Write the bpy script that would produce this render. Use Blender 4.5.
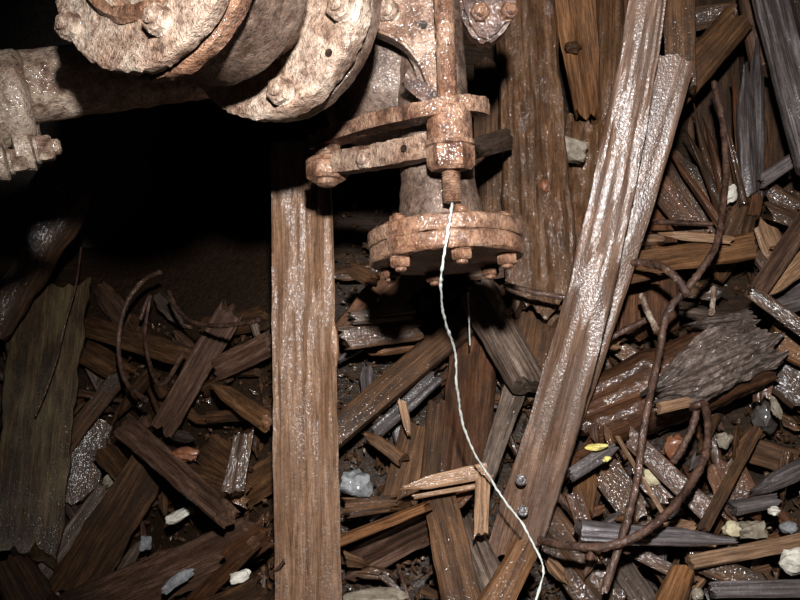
import bpy, bmesh, math, random
from mathutils import Vector, Matrix, noise
from mathutils.bvhtree import BVHTree

for o in list(bpy.data.objects):
    bpy.data.objects.remove(o)
scene = bpy.context.scene
C = scene.collection

# ------------------------------------------------------------------ camera, light, exposure
F = 820.0          # focal length in pixels of the 800 px wide frame
CZ = 0.75          # lens height
cam_d = bpy.data.cameras.new('camera')
cam_d.sensor_width = 36.0
cam_d.lens = 36.0 * F / 800.0
cam_d.clip_start = 0.02
cam = bpy.data.objects.new('camera', cam_d)
cam.location = (0, 0, CZ)
cam.rotation_euler = (math.pi / 2, 0, 0)
C.objects.link(cam)
scene.camera = cam

world = bpy.data.worlds.new('world')
scene.world = world
world.use_nodes = True
world.node_tree.nodes['Background'].inputs[0].default_value = (0.6, 0.62, 0.7, 1)
world.node_tree.nodes['Background'].inputs[1].default_value = 0.006

fl = bpy.data.lights.new('flash', 'SPOT')       # the camera flash, above the lens
fl.energy = 112
fl.color = (1.0, 0.975, 0.965)
fl.shadow_soft_size = 0.022
fl.spot_size = math.radians(84)
fl.spot_blend = 0.9
flo = bpy.data.objects.new('flash', fl)
flo.location = (0.02, -0.02, CZ + 0.25)
flo.rotation_euler = (Vector((0.20, 1.4, CZ + 0.0)) - flo.location).to_track_quat('-Z', 'Y').to_euler()
C.objects.link(flo)

scene.view_settings.view_transform = 'Standard'
scene.view_settings.look = 'None'
scene.view_settings.gamma = 1.0
scene.view_settings.use_curve_mapping = False
scene.view_settings.exposure = 0.0


# ------------------------------------------------------------------ helpers
def P(px, py, d):
    return Vector(((px - 400) / F * d, d, CZ + (300 - py) / F * d))


def smooth(t):
    t = min(1.0, max(0.0, t))
    return t * t * (3 - 2 * t)


def bd(px, py):
    """distance of the heap's surface along a line of sight"""
    d = 1.36 + (600 - py) / 600 * 0.5
    d += 0.55 * smooth((300 - px) / 230)
    d += 0.2 * smooth((330 - py) / 130) * smooth((330 - px) / 90)
    return d


def nz(x, y=0.0, z=0.0):
    return noise.noise(Vector((x, y, z)))


def link(name, me, m):
    o = bpy.data.objects.new(name, me)
    if m is not None and len(me.materials) == 0:
        me.materials.append(m)
    C.objects.link(o)
    return o


def mesh_from(name, verts, faces, m, sharp=38):
    me = bpy.data.meshes.new(name)
    me.from_pydata(verts, [], faces)
    me.validate()
    me.polygons.foreach_set('use_smooth', [True] * len(me.polygons))
    me.set_sharp_from_angle(angle=math.radians(sharp))
    me.materials.append(m)
    return me


def tag(o, label, cat, group=None, kind=None):
    if label:
        o['label'] = label
    if cat:
        o['category'] = cat
    if group:
        o['group'] = group
    if kind:
        o['kind'] = kind
    return o


WM = {}


def put(o, M, parent=None):
    """world matrix M, optional parent"""
    if parent is not None:
        o.parent = parent
        o.matrix_basis = WM[parent.name].inverted() @ M
    else:
        o.matrix_basis = M
    WM[o.name] = M
    return o


def empty(name, loc):
    o = bpy.data.objects.new(name, None)
    o.empty_display_size = 0.05
    C.objects.link(o)
    return put(o, Matrix.Translation(loc))


# ------------------------------------------------------------------ materials
def nodes_of(name):
    m = bpy.data.materials.new(name)
    m.use_nodes = True
    nt = m.node_tree
    b = nt.nodes['Principled BSDF']
    return m, nt, b


def add(nt, typ, **kw):
    n = nt.nodes.new(typ)
    for k, v in kw.items():
        setattr(n, k, v)
    return n


def ramp(nt, fac, stops):
    r = add(nt, 'ShaderNodeValToRGB')
    e = r.color_ramp.elements
    while len(e) < len(stops):
        e.new(0.5)
    for i, (p, c) in enumerate(stops):
        e[i].position = p
        e[i].color = (c[0], c[1], c[2], 1)
    nt.links.new(fac, r.inputs[0])
    return r.outputs[0]


def noise_tex(nt, vec, scale, detail=4, rough=0.6, dist=0.0):
    n = add(nt, 'ShaderNodeTexNoise')
    n.inputs['Scale'].default_value = scale
    n.inputs['Detail'].default_value = detail
    n.inputs['Roughness'].default_value = rough
    n.inputs['Distortion'].default_value = dist
    nt.links.new(vec, n.inputs['Vector'])
    return n.outputs[0]


def mapping(nt, vec, scale):
    mp = add(nt, 'ShaderNodeMapping')
    mp.inputs['Scale'].default_value = scale
    nt.links.new(vec, mp.inputs['Vector'])
    return mp.outputs[0]


def mixc(nt, fac, a, b, mode='MIX'):
    mx = add(nt, 'ShaderNodeMix', data_type='RGBA', blend_type=mode)
    if isinstance(fac, float):
        mx.inputs[0].default_value = fac
    else:
        nt.links.new(fac, mx.inputs[0])
    for i, v in ((6, a), (7, b)):
        if isinstance(v, tuple):
            mx.inputs[i].default_value = (v[0], v[1], v[2], 1)
        else:
            nt.links.new(v, mx.inputs[i])
    return mx.outputs[2]


def math_n(nt, op, a, b=None):
    n = add(nt, 'ShaderNodeMath', operation=op)
    for i, v in ((0, a), (1, b)):
        if v is None:
            continue
        if isinstance(v, (int, float)):
            n.inputs[i].default_value = v
        else:
            nt.links.new(v, n.inputs[i])
    return n.outputs[0]


def wood(name, dark, mid, light, coat=0.5, grit=0.5, rough=0.62, stain=(0.02, 0.013, 0.009), stain_amt=0.6,
         film=None, film_amt=0.0, fine=420, bumpd=0.0018, sat=1.1, film_coat=0.05, coat_rough=0.15, slope=1.0):
    m, nt, b = nodes_of(name)
    tc = add(nt, 'ShaderNodeTexCoord').outputs['Object']
    oi = add(nt, 'ShaderNodeObjectInfo')
    off = add(nt, 'ShaderNodeVectorMath', operation='ADD')
    rv = add(nt, 'ShaderNodeCombineXYZ')
    r10 = math_n(nt, 'MULTIPLY', oi.outputs['Random'], 23.0)
    for i in range(3):
        nt.links.new(r10, rv.inputs[i])
    nt.links.new(tc, off.inputs[0])
    nt.links.new(rv.outputs[0], off.inputs[1])
    v = off.outputs[0]
    grain = noise_tex(nt, mapping(nt, v, (6, 130, 130)), 1.0, 5, 0.65, 0.4)
    fibre = noise_tex(nt, mapping(nt, v, (22, 520, 520)), 1.0, 3, 0.6)
    blot = noise_tex(nt, mapping(nt, v, (9, 22, 22)), 1.0, 4, 0.6)
    gritn = noise_tex(nt, v, fine, 3, 0.65)
    lump = noise_tex(nt, v, 120, 3, 0.6)
    col = ramp(nt, grain, [(0.3, dark), (0.5, mid), (0.72, light)])
    fr = ramp(nt, fibre, [(0.34, (0.28, 0.27, 0.26)), (0.62, (1.25, 1.25, 1.25))])
    col = mixc(nt, 0.75, col, fr, 'MULTIPLY')
    st = ramp(nt, blot, [(0.42, (0, 0, 0)), (0.62, (1, 1, 1))])
    col = mixc(nt, math_n(nt, 'MULTIPLY', st, stain_amt), col, stain)
    gd = ramp(nt, lump, [(0.35, (0.62, 0.6, 0.58)), (0.55, (1, 1, 1))])
    col = mixc(nt, 0.6 * min(1, grit + .2), col, gd, 'MULTIPLY')
    if film:
        fm = noise_tex(nt, mapping(nt, v, (5, 16, 16)), 1.0, 5, 0.7)
        fm = ramp(nt, fm, [(0.45, (0, 0, 0)), (0.68, (1, 1, 1))])
        col = mixc(nt, math_n(nt, 'MULTIPLY', fm, film_amt), col, film)
    val = math_n(nt, 'ADD', math_n(nt, 'MULTIPLY', oi.outputs['Random'], 0.5), 0.75)
    hsv = add(nt, 'ShaderNodeHueSaturation')
    nt.links.new(val, hsv.inputs['Value'])
    nt.links.new(col, hsv.inputs['Color'])
    hsv.inputs['Saturation'].default_value = sat
    nt.links.new(hsv.outputs[0], b.inputs['Base Color'])
    b.inputs['Roughness'].default_value = rough
    b.inputs['Specular IOR Level'].default_value = 0.3
    h = math_n(nt, 'ADD', math_n(nt, 'MULTIPLY', grain, 1.0), math_n(nt, 'MULTIPLY', fibre, 0.45))
    h = math_n(nt, 'ADD', h, math_n(nt, 'MULTIPLY', lump, 0.7 * grit))
    h = math_n(nt, 'ADD', h, math_n(nt, 'MULTIPLY', gritn, 0.4 * grit))
    bp = add(nt, 'ShaderNodeBump')
    bp.inputs['Strength'].default_value = 0.85
    bp.inputs['Distance'].default_value = bumpd
    nt.links.new(h, bp.inputs['Height'])
    nt.links.new(bp.outputs[0], b.inputs['Normal'])
    drop = noise_tex(nt, mapping(nt, v, (.6, 1, 1)), 260, 2, 0.7)
    patch = noise_tex(nt, mapping(nt, v, (.6, 1, 1)), 24, 3, 0.6)
    dm = ramp(nt, math_n(nt, 'ADD', drop, math_n(nt, 'MULTIPLY', patch, .35)), [(0.68, (0, 0, 0)), (0.75, (1, 1, 1))])
    cw = math_n(nt, 'ADD', math_n(nt, 'MULTIPLY', dm, min(1.0, coat * 1.5)), film_coat)
    nt.links.new(cw, b.inputs['Coat Weight'])
    b.inputs['Coat Roughness'].default_value = coat_rough
    b.inputs['Coat IOR'].default_value = 1.75
    wet = noise_tex(nt, mapping(nt, v, (.7, 1, 1)), 300, 2, 0.6)
    h2 = math_n(nt, 'ADD', math_n(nt, 'MULTIPLY', wet, 1.0), math_n(nt, 'MULTIPLY', grain, 0.3))
    bp2 = add(nt, 'ShaderNodeBump')
    bp2.inputs['Strength'].default_value = 1.0
    bp2.inputs['Distance'].default_value = (0.0012 + 0.0005 * grit) * slope
    nt.links.new(h2, bp2.inputs['Height'])
    nt.links.new(bp2.outputs[0], b.inputs['Coat Normal'])
    return m


def rust(name, dark, mid, light, pale, pale_amt=0.6, coat=0.35, rough=0.55, bumpd=0.003):
    m, nt, b = nodes_of(name)
    tc = add(nt, 'ShaderNodeTexCoord').outputs['Object']
    n1 = noise_tex(nt, tc, 45, 6, 0.7, 0.5)
    n2 = noise_tex(nt, tc, 160, 4, 0.7)
    n3 = noise_tex(nt, tc, 480, 3, 0.65)
    n4 = noise_tex(nt, tc, 18, 4, 0.6)
    col = ramp(nt, n1, [(0.3, dark), (0.47, mid), (0.68, light)])
    pm = ramp(nt, n4, [(0.4, (0, 0, 0)), (0.6, (1, 1, 1))])
    col = mixc(nt, math_n(nt, 'MULTIPLY', pm, pale_amt), col, pale)
    sp = ramp(nt, n2, [(0.32, (0.3, 0.2, 0.16)), (0.46, (0.95, 0.9, 0.87)), (0.68, (1.35, 1.32, 1.28))])
    big = ramp(nt, noise_tex(nt, tc, 30, 5, .75), [(0.38, (0.22, 0.13, 0.09)), (0.54, (1, 1, 1))])
    col = mixc(nt, 0.75, col, big, 'MULTIPLY')
    col = mixc(nt, 0.85, col, sp, 'MULTIPLY')
    nt.links.new(col, b.inputs['Base Color'])
    b.inputs['Roughness'].default_value = rough
    b.inputs['Specular IOR Level'].default_value = 0.45
    h = math_n(nt, 'ADD', math_n(nt, 'MULTIPLY', n2, 1.0), math_n(nt, 'MULTIPLY', n3, 0.45))
    h = math_n(nt, 'ADD', h, math_n(nt, 'MULTIPLY', n1, 1.2))
    bp = add(nt, 'ShaderNodeBump')
    bp.inputs['Strength'].default_value = 0.8
    bp.inputs['Distance'].default_value = bumpd
    nt.links.new(h, bp.inputs['Height'])
    nt.links.new(bp.outputs[0], b.inputs['Normal'])
    wet = noise_tex(nt, tc, 300, 2, 0.6)
    bp2 = add(nt, 'ShaderNodeBump')
    bp2.inputs['Strength'].default_value = 1.0
    bp2.inputs['Distance'].default_value = 0.002
    nt.links.new(math_n(nt, 'ADD', wet, math_n(nt, 'MULTIPLY', n1, .6)), bp2.inputs['Height'])
    nt.links.new(bp2.outputs[0], b.inputs['Coat Normal'])
    drop = noise_tex(nt, tc, 380, 2, 0.7)
    dm = ramp(nt, math_n(nt, 'ADD', drop, math_n(nt, 'MULTIPLY', n4, .35)), [(0.68, (0, 0, 0)), (0.76, (1, 1, 1))])
    nt.links.new(math_n(nt, 'ADD', math_n(nt, 'MULTIPLY', dm, min(1.0, coat * 2.4)), .03), b.inputs['Coat Weight'])
    b.inputs['Coat IOR'].default_value = 2.0
    b.inputs['Coat Roughness'].default_value = 0.15
    return m


def stone_mat(name, a, c, rough=0.6, coat=0.2):
    m, nt, b = nodes_of(name)
    tc = add(nt, 'ShaderNodeTexCoord').outputs['Object']
    n1 = noise_tex(nt, tc, 90, 5, 0.65)
    col = ramp(nt, n1, [(0.35, a), (0.62, c)])
    nt.links.new(col, b.inputs['Base Color'])
    b.inputs['Roughness'].default_value = rough
    b.inputs['Coat Weight'].default_value = coat
    bp = add(nt, 'ShaderNodeBump')
    bp.inputs['Strength'].default_value = 0.6
    bp.inputs['Distance'].default_value = 0.002
    nt.links.new(n1, bp.inputs['Height'])
    nt.links.new(bp.outputs[0], b.inputs['Normal'])
    return m


M = {
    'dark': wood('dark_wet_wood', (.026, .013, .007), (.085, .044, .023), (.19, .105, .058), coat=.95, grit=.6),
    'brown': wood('brown_wood', (.04, .019, .009), (.14, .072, .037), (.27, .15, .082), coat=.85, grit=.5),
    'orange': wood('orange_brown_wood', (.07, .03, .014), (.21, .105, .052), (.34, .185, .1), coat=.4, grit=.4, stain_amt=.4),
    'red': wood('red_brown_wood', (.04, .017, .009), (.135, .062, .033), (.25, .125, .072), coat=.9, grit=.5, stain_amt=.5),
    'grey': wood('grey_rotten_wood', (.045, .03, .022), (.15, .108, .083), (.32, .25, .205), coat=.9, grit=.8, stain_amt=.5),
    'blue': wood('slate_grey_wet_wood', (.028, .023, .022), (.115, .097, .093), (.28, .25, .25), coat=.8, grit=.5, stain_amt=.45, rough=.5,
                 film_coat=.22, coat_rough=.28),
    'slate': wood('slate_wood_painted_sheen', (.07, .06, .06), (.24, .21, .215), (.46, .42, .44), coat=.8, grit=.5, stain_amt=.35, rough=.5, film_coat=.3, coat_rough=.3, sat=1.0),  # slate wood with wet sheen painted in as a lighter base colour
    'tan': wood('pale_tan_wood', (.13, .072, .042), (.32, .195, .12), (.48, .32, .21), coat=.35, grit=.35, stain_amt=.25),
    'mud': wood('muddy_wood', (.045, .021, .01), (.16, .08, .04), (.27, .15, .082), coat=.8, grit=1.4, stain_amt=.4, bumpd=.003,
                film=(.19, .115, .07), film_amt=.5, fine=260, slope=1.3),
    'post': wood('post_wood', (.11, .055, .03), (.33, .19, .115), (.5, .33, .22), coat=.7, grit=.9, stain=(.16, .085, .048), stain_amt=.5,
                 film=(.42, .28, .2), film_amt=.4, sat=1.1, film_coat=.25, coat_rough=.38),
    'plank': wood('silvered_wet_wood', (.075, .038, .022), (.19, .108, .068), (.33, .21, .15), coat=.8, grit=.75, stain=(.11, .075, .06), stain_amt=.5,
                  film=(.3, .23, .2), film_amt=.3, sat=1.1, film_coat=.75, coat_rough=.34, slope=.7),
    'barkgrey': wood('crumbled_bark', (.07, .05, .04), (.24, .185, .155), (.42, .35, .31), coat=.8, grit=1.2, stain_amt=.35, bumpd=.003),
    'lichen': wood('stained_board_wood', (.028, .016, .008), (.10, .062, .032), (.22, .145, .078), coat=.25, grit=.8,
                   film=(.26, .21, .11), film_amt=.45),
    'purple': wood('purplish_wet_wood', (.04, .02, .014), (.125, .07, .047), (.25, .16, .12), coat=.7, grit=.6, stain_amt=.4, film_coat=.08, coat_rough=.25),
    'pipe': rust('pale_rusted_iron', (.09, .047, .028), (.33, .215, .15), (.54, .41, .315), (.76, .67, .55), .6, coat=.9, bumpd=.008),
    'rust': rust('orange_rusted_iron', (.07, .027, .014), (.25, .12, .064), (.39, .22, .13), (.46, .33, .235), .4, coat=.7, bumpd=.007),
    'rustpale': rust('pink_rusted_iron', (.08, .037, .021), (.27, .155, .098), (.42, .285, .2), (.45, .345, .265), .5, coat=.6, bumpd=.007),
    'body': rust('grey_mudded_iron', (.04, .024, .016), (.12, .078, .056), (.2, .14, .107), (.19, .145, .115), .5, coat=.3),
    'cable': rust('brown_rusted_cable', (.025, .012, .008), (.085, .042, .026), (.18, .10, .07), (.14, .08, .055), .4, coat=.8, bumpd=.003),
    'soil': wood('wet_soil', (.008, .0045, .0025), (.026, .014, .007), (.06, .034, .019), film_coat=0.0, coat=.15, grit=1.3, stain_amt=.5),
    'rock': stone_mat('dark_rock', (.02, .016, .013), (.06, .048, .04)),
    'white': stone_mat('white_stone', (.6, .55, .45), (.85, .82, .72)),
    'cream': stone_mat('cream_stone', (.5, .42, .24), (.72, .65, .45)),
    'grystone': stone_mat('grey_stone', (.13, .13, .13), (.30, .31, .32), coat=.4),
    'mortar': stone_mat('mortar', (.17, .14, .10), (.34, .29, .22)),
    'yellow': stone_mat('yellow_foam', (.75, .62, .12), (.9, .8, .3), rough=.8, coat=0),
    'redclay': stone_mat('red_clay', (.16, .055, .025), (.28, .11, .055), rough=.4, coat=.6),
    'string': stone_mat('white_string', (.55, .57, .52), (.85, .88, .82), rough=.8, coat=0),
}


# ------------------------------------------------------------------ mesh builders
def plank_mesh(name, L, w0, w1, t, m, seed, nl=22, nw=9, ragged=0.02, groove=0.06, bow=0.0, arch=0.0, cut0=0.0, cut1=0.0,
               rounded=0.12, chip=0.06, twist=0.0, tip0=1.0, tip1=1.0, crag=0.0):
    """board along local x; strands run lengthwise and end raggedly"""
    rnd = random.Random(seed)
    so = rnd.uniform(0, 400)
    ragged *= min(1.0, max(.25, min(w0, w1) / .05))
    ring = []
    for i in range(nw + 1):
        u = -1 + 2 * i / nw
        ring.append((u, 1.0))
    ring += [(1.0, 0.33), (1.0, -0.33)]
    for i in range(nw + 1):
        u = 1 - 2 * i / nw
        ring.append((u, -1.0))
    ring += [(-1.0, -0.33), (-1.0, 0.33)]
    n = len(ring)
    verts, faces = [], []
    for j in range(nl + 1):
        s = j / nl
        w = w0 + (w1 - w0) * s
        tw = twist * (s - 0.5)
        tipf = 1.0
        if tip0 < 1:
            tipf *= tip0 + (1 - tip0) * smooth(s / 0.35)
        if tip1 < 1:
            tipf *= tip1 + (1 - tip1) * smooth((1 - s) / 0.35)
        cw, sw = math.cos(tw), math.sin(tw)
        for (u, v) in ring:
            ee0 = nz(so + u * 2.4, 7.7, v * .6) * ragged + nz(so + u * 6.5, 1.7, v) * ragged * .6 + cut0 * u * w * .5
            ee1 = nz(so + u * 2.4, 57.7, v * .6) * ragged + nz(so + u * 6.5, 31.7, v) * ragged * .6 + cut1 * u * w * .5
            x0 = -L / 2 + ee0
            x1 = L / 2 + ee1
            x = x0 + (x1 - x0) * s
            side = 1 if u > 0 else -1
            edge = 1 + chip * (nz(so + 90 + side * 20, x * 14.0) + .5 * nz(so + 190 + side * 20, x * 45))
            uu = u * edge
            g = nz(so + u * 5.5, x * 3.0, v * 3) + 0.6 * nz(so + u * 13, x * 7.0, v * 3)
            corner = rounded * abs(u) ** 6
            vv = v * (1 - corner * 1.6)
            y = uu * w * tipf / 2 * (1 - rounded * .3 * (abs(v) == 1) * (abs(u) > .98))
            z = vv * t / 2 * (0.5 + 0.5 * tipf) + g * groove * t * (1 if abs(v) == 1 else .3) * 2
            z += arch * t * (1 - u * u) * v
            if crag:
                cr = 1 - 2 * abs(nz(so + x * 28, y * 60, 3.3)) + .6 * (1 - 2 * abs(nz(so + x * 70, y * 130, 8.3)))
                z += crag * (cr - .6) * (1 if v > 0 else .3) * (1 - abs(u) ** 4 * .5)
            y, z = y * cw - z * sw, y * sw + z * cw
            y += bow * (1 - (2 * s - 1) ** 2)
            z += 0.15 * t * nz(so, x * 5, 3)
            verts.append((x, y, z))
    for j in range(nl):
        for i in range(n):
            a = j * n + i
            b = j * n + (i + 1) % n
            faces.append((b, a, a + n, b + n))
    # end caps: quads joining the top row to the bottom row
    for base, flip in ((0, False), (nl * n, True)):
        top = [base + i for i in range(nw + 1)]
        bot = [base + nw + 3 + (nw - i) for i in range(nw + 1)]
        for i in range(nw):
            q = (top[i], top[i + 1], bot[i + 1], bot[i])
            faces.append(q[::-1] if flip else q)
        q1 = (top[nw], base + nw + 1, base + nw + 2, bot[nw])
        q2 = (bot[0], base + n - 2, base + n - 1, top[0])
        faces.append(q1[::-1] if flip else q1)
        faces.append(q2[::-1] if flip else q2)
    return mesh_from(name, verts, faces, m, 42)


SEED = [100]


def dep(px, py, v):
    """v above 0.85 is a distance, below it a lift off the heap"""
    return v if v > 0.85 else bd(px, py) - v


def frame_of(A, B, roll=0.0):
    x = (B - A).normalized()
    mid = (A + B) / 2
    v = (mid - Vector((0, 0, CZ))).normalized()
    n = -(v - v.dot(x) * x).normalized()
    y = n.cross(x)
    R = Matrix((x, y, n)).transposed().to_4x4()
    return R @ Matrix.Rotation(roll, 4, 'X')


SOLID = []       # (low corner, high corner, tree) of what already lies in the heap


def solid_of(o, M4):
    vs = [M4 @ v.co for v in o.data.vertices]
    lo = Vector([min(v[i] for v in vs) for i in range(3)])
    hi = Vector([max(v[i] for v in vs) for i in range(3)])
    return lo, hi, BVHTree.FromPolygons(vs, [tuple(p.vertices) for p in o.data.polygons])


def hits(sol):
    lo, hi, tree = sol
    n = 0
    for (l2, h2, t2) in SOLID:
        if all(lo[i] <= h2[i] and l2[i] <= hi[i] for i in range(3)):
            n += len(tree.overlap(t2))
    return n


def settle(o, M4, steps, limit=None):
    """slide a piece up off the slope or into it until it touches nothing it would cut through"""
    best = None
    ray = (M4.translation - Vector((0, 0, CZ))) / M4.translation.y
    for dl in steps:
        Mt = Matrix.Translation(-ray * dl) @ M4
        sol = solid_of(o, Mt)
        n = hits(sol)
        if best is None or n < best[0]:
            best = (n, Mt, sol)
        if n == 0:
            break
    if limit is not None and best[0] > limit:
        return None
    SOLID.append(best[2])
    return best[1]


STEPS = [0, .007, -.007, .014, -.014, -.021, .021, -.028, -.035, .028, -.045]
CHIP_STEPS = [0, -.012, .012, -.024, .024, -.036, -.048]


def plank(name, label, cat, x0, y0, x1, y1, w0, w1, l0, l1, t, mat, roll=0.0, group=None, parent=None, **kw):
    SEED[0] += 1
    A = P(x0, y0, dep(x0, y0, l0))
    B = P(x1, y1, dep(x1, y1, l1))
    L = (B - A).length
    cr = max(.45, math.cos(roll))
    me = plank_mesh(name, L, w0 * A.y / F / cr, w1 * B.y / F / cr, t, M[mat], SEED[0], **kw)
    o = link(name, me, None)
    R = frame_of(A, B, roll)
    mid = (A + B) / 2 - R.to_3x3() @ Vector((0, 0, t / 2))
    M4 = Matrix.Translation(mid) @ R
    M4 = settle(o, M4, (CHIP_STEPS if name == 'wood_chip' else STEPS) if (parent is None and l0 < .85) else [0], 0 if name == 'wood_chip' else None)
    if M4 is None:
        bpy.data.objects.remove(o)
        return None
    put(o, M4, parent)
    if parent is None:
        tag(o, label, cat, group)
    elif label:
        o['label'] = label
    return o


def lathe_mesh(name, prof, m, seg=64, bump=0.0008, freq=60.0, sharp=40, close=True):
    """prof: list of (radius, position along local z)"""
    verts, faces = [], []
    n = len(prof)
    so = random.Random(name + str(len(prof))).uniform(0, 90)
    for i, (r, z) in enumerate(prof):
        for k in range(seg):
            a = 2 * math.pi * k / seg
            x, y = math.cos(a), math.sin(a)
            q = bump * (nz(x * r * freq + so, y * r * freq, z * freq) + .6 * nz(x * r * freq * 3 + so, y * r * freq * 3, z * freq * 3))
            q2 = bump * nz(x * r * freq * 1.3, y * r * freq * 1.3 + so, z * freq * 1.3)
            rr = max(0.0, r + q) if r > 0 else 0.0
            verts.append((x * rr, y * rr, z + q2))
    for i in range(n - 1):
        for k in range(seg):
            a = i * seg + k
            b = i * seg + (k + 1) % seg
            faces.append((a, b, b + seg, a + seg))
    me = mesh_from(name, verts, faces, m, sharp)
    bm = bmesh.new()
    bm.from_mesh(me)
    bmesh.ops.remove_doubles(bm, verts=bm.verts, dist=1e-6)
    bmesh.ops.recalc_face_normals(bm, faces=bm.faces)
    bm.to_mesh(me)
    bm.free()
    return me


def dense(prof, step=0.006):
    out = [prof[0]]
    for a, b in zip(prof, prof[1:]):
        d = math.hypot(b[0] - a[0], b[1] - a[1])
        k = max(1, int(d / step))
        for i in range(1, k + 1):
            out.append((a[0] + (b[0] - a[0]) * i / k, a[1] + (b[1] - a[1]) * i / k))
    return out


def axis_matrix(loc, z):
    return Matrix.Translation(loc) @ z.normalized().to_track_quat('Z', 'Y').to_matrix().to_4x4()


def disc_prof(r, th, inner=0.0, ch=0.0025):
    p = [(inner, 0), (r - ch, 0), (r, ch), (r, th - ch), (r - ch, th), (inner, th)]
    if inner > 0:
        p.append((inner, 0))
    return dense(p)


def bolt_mesh(name, r, h, m, stub=0.4, stub_h=None):
    """hexagon nut with a domed stud end on its +z side, base at z=0"""
    stub_h = stub_h if stub_h is not None else h * .5
    bm = bmesh.new()
    rows = [(r * 1.06, -0.001, 0), (r * 1.06, h * .12, 0), (r, h * .16, 1), (r, h * .5, 1), (r * .99, h * .85, 1), (r * .82, h, 1),
            (r * stub, h, 0), (r * stub, h + stub_h * .7, 0), (r * stub * .6, h + stub_h, 0)]
    seg = 24
    vs = []
    so = random.random() * 50
    for (rr, z, hexed) in rows:
        row = []
        for k in range(seg):
            a = 2 * math.pi * k / seg
            q = rr
            if hexed:
                aa = (a % (math.pi / 3)) - math.pi / 6
                q = rr * (math.cos(math.pi / 6) / math.cos(aa)) * 1.04
            q *= 1 + .05 * nz(math.cos(a) * 1.6 + so, math.sin(a) * 1.6, z * 100)
            row.append(bm.verts.new((q * math.cos(a), q * math.sin(a), z + .03 * r * nz(a, so, z * 90))))
        vs.append(row)
    for a, b in zip(vs, vs[1:]):
        for k in range(seg):
            bm.faces.new((a[k], a[(k + 1) % seg], b[(k + 1) % seg], b[k]))
    bm.faces.new(vs[-1])
    bm.faces.new(vs[0][::-1])
    me = bpy.data.meshes.new(name)
    bm.to_mesh(me)
    bm.free()
    me.polygons.foreach_set('use_smooth', [True] * len(me.polygons))
    me.set_sharp_from_angle(angle=math.radians(32))
    me.materials.append(m)
    return me


def catmull(pts, per=10):
    out = []
    n = len(pts)
    for i in range(n - 1):
        p0, p1, p2, p3 = pts[max(0, i - 1)], pts[i], pts[i + 1], pts[min(n - 1, i + 2)]
        for k in range(per):
            t = k / per
            out.append(0.5 * ((2 * p1) + (p2 - p0) * t + (2 * p0 - 5 * p1 + 4 * p2 - p3) * t * t + (3 * p1 - p0 - 3 * p2 + p3) * t ** 3))
    out.append(pts[-1])
    return out


def sweep_mesh(name, pts, section, m, up=Vector((0, 0, 1)), wob=0.0, freq=80, taper=None, sharp=40):
    """section: list of (a, b) offsets along side and up vectors"""
    verts, faces = [], []
    n = len(section)
    so = random.Random(name + str(len(pts))).uniform(0, 99)
    for j, p in enumerate(pts):
        a = pts[max(0, j - 1)]
        b = pts[min(len(pts) - 1, j + 1)]
        tdir = (b - a).normalized()
        side = tdir.cross(up)
        if side.length < 1e-4:
            side = Vector((1, 0, 0))
        side.normalize()
        u2 = side.cross(tdir).normalized()
        k = 1.0 if taper is None else taper(j / (len(pts) - 1))
        for (sa, sb) in section:
            q = p + (side * sa + u2 * sb) * k
            if wob:
                w = wob * (nz(q.x * freq + so, q.y * freq, q.z * freq) + .6 * nz(q.x * freq * 3, q.y * freq * 3 + so, q.z * freq * 3))
                q = q + (side * sa + u2 * sb).normalized() * w
            verts.append(q)
    for j in range(len(pts) - 1):
        for i in range(n):
            a = j * n + i
            b = j * n + (i + 1) % n
            faces.append((a, b, b + n, a + n))
    faces.append(tuple(range(n))[::-1])
    faces.append(tuple((len(pts) - 1) * n + i for i in range(n)))
    return mesh_from(name, [tuple(v) for v in verts], faces, m, sharp)


def circle(r, n=8):
    return [(r * math.cos(2 * math.pi * i / n), r * math.sin(2 * math.pi * i / n)) for i in range(n)]


def recenter(me):
    c = Vector((0, 0, 0))
    for v in me.vertices:
        c += v.co
    c /= len(me.vertices)
    me.transform(Matrix.Translation(-c))
    return Matrix.Translation(c)


def cable(name, label, cat, pts, rpx, mat='cable', group=None, parent=None, lumps=.35, per=12, tip=None, kink=0.0):
    w = [P(x, y, dep(x, y, l)) for (x, y, l) in pts]
    r = rpx * w[len(w) // 2].y / F
    path = catmull(w, per)
    if kink:
        path = [q + Vector((nz(q.z * 60, 1.1), nz(q.z * 40, 5.1), 0)) * kink + Vector((nz(q.z * 170, 3.1), 0, 0)) * kink * .5 for q in path]
    me = sweep_mesh(name, path, circle(r, 8), M[mat], up=Vector((0.3, 1, 0.2)), wob=r * lumps, freq=160, taper=tip, sharp=60)
    o = link(name, me, None)
    M4 = recenter(me)
    SOLID.append(solid_of(o, M4))
    put(o, M4, parent)
    if parent is None:
        tag(o, label, cat, group)
    return o


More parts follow.
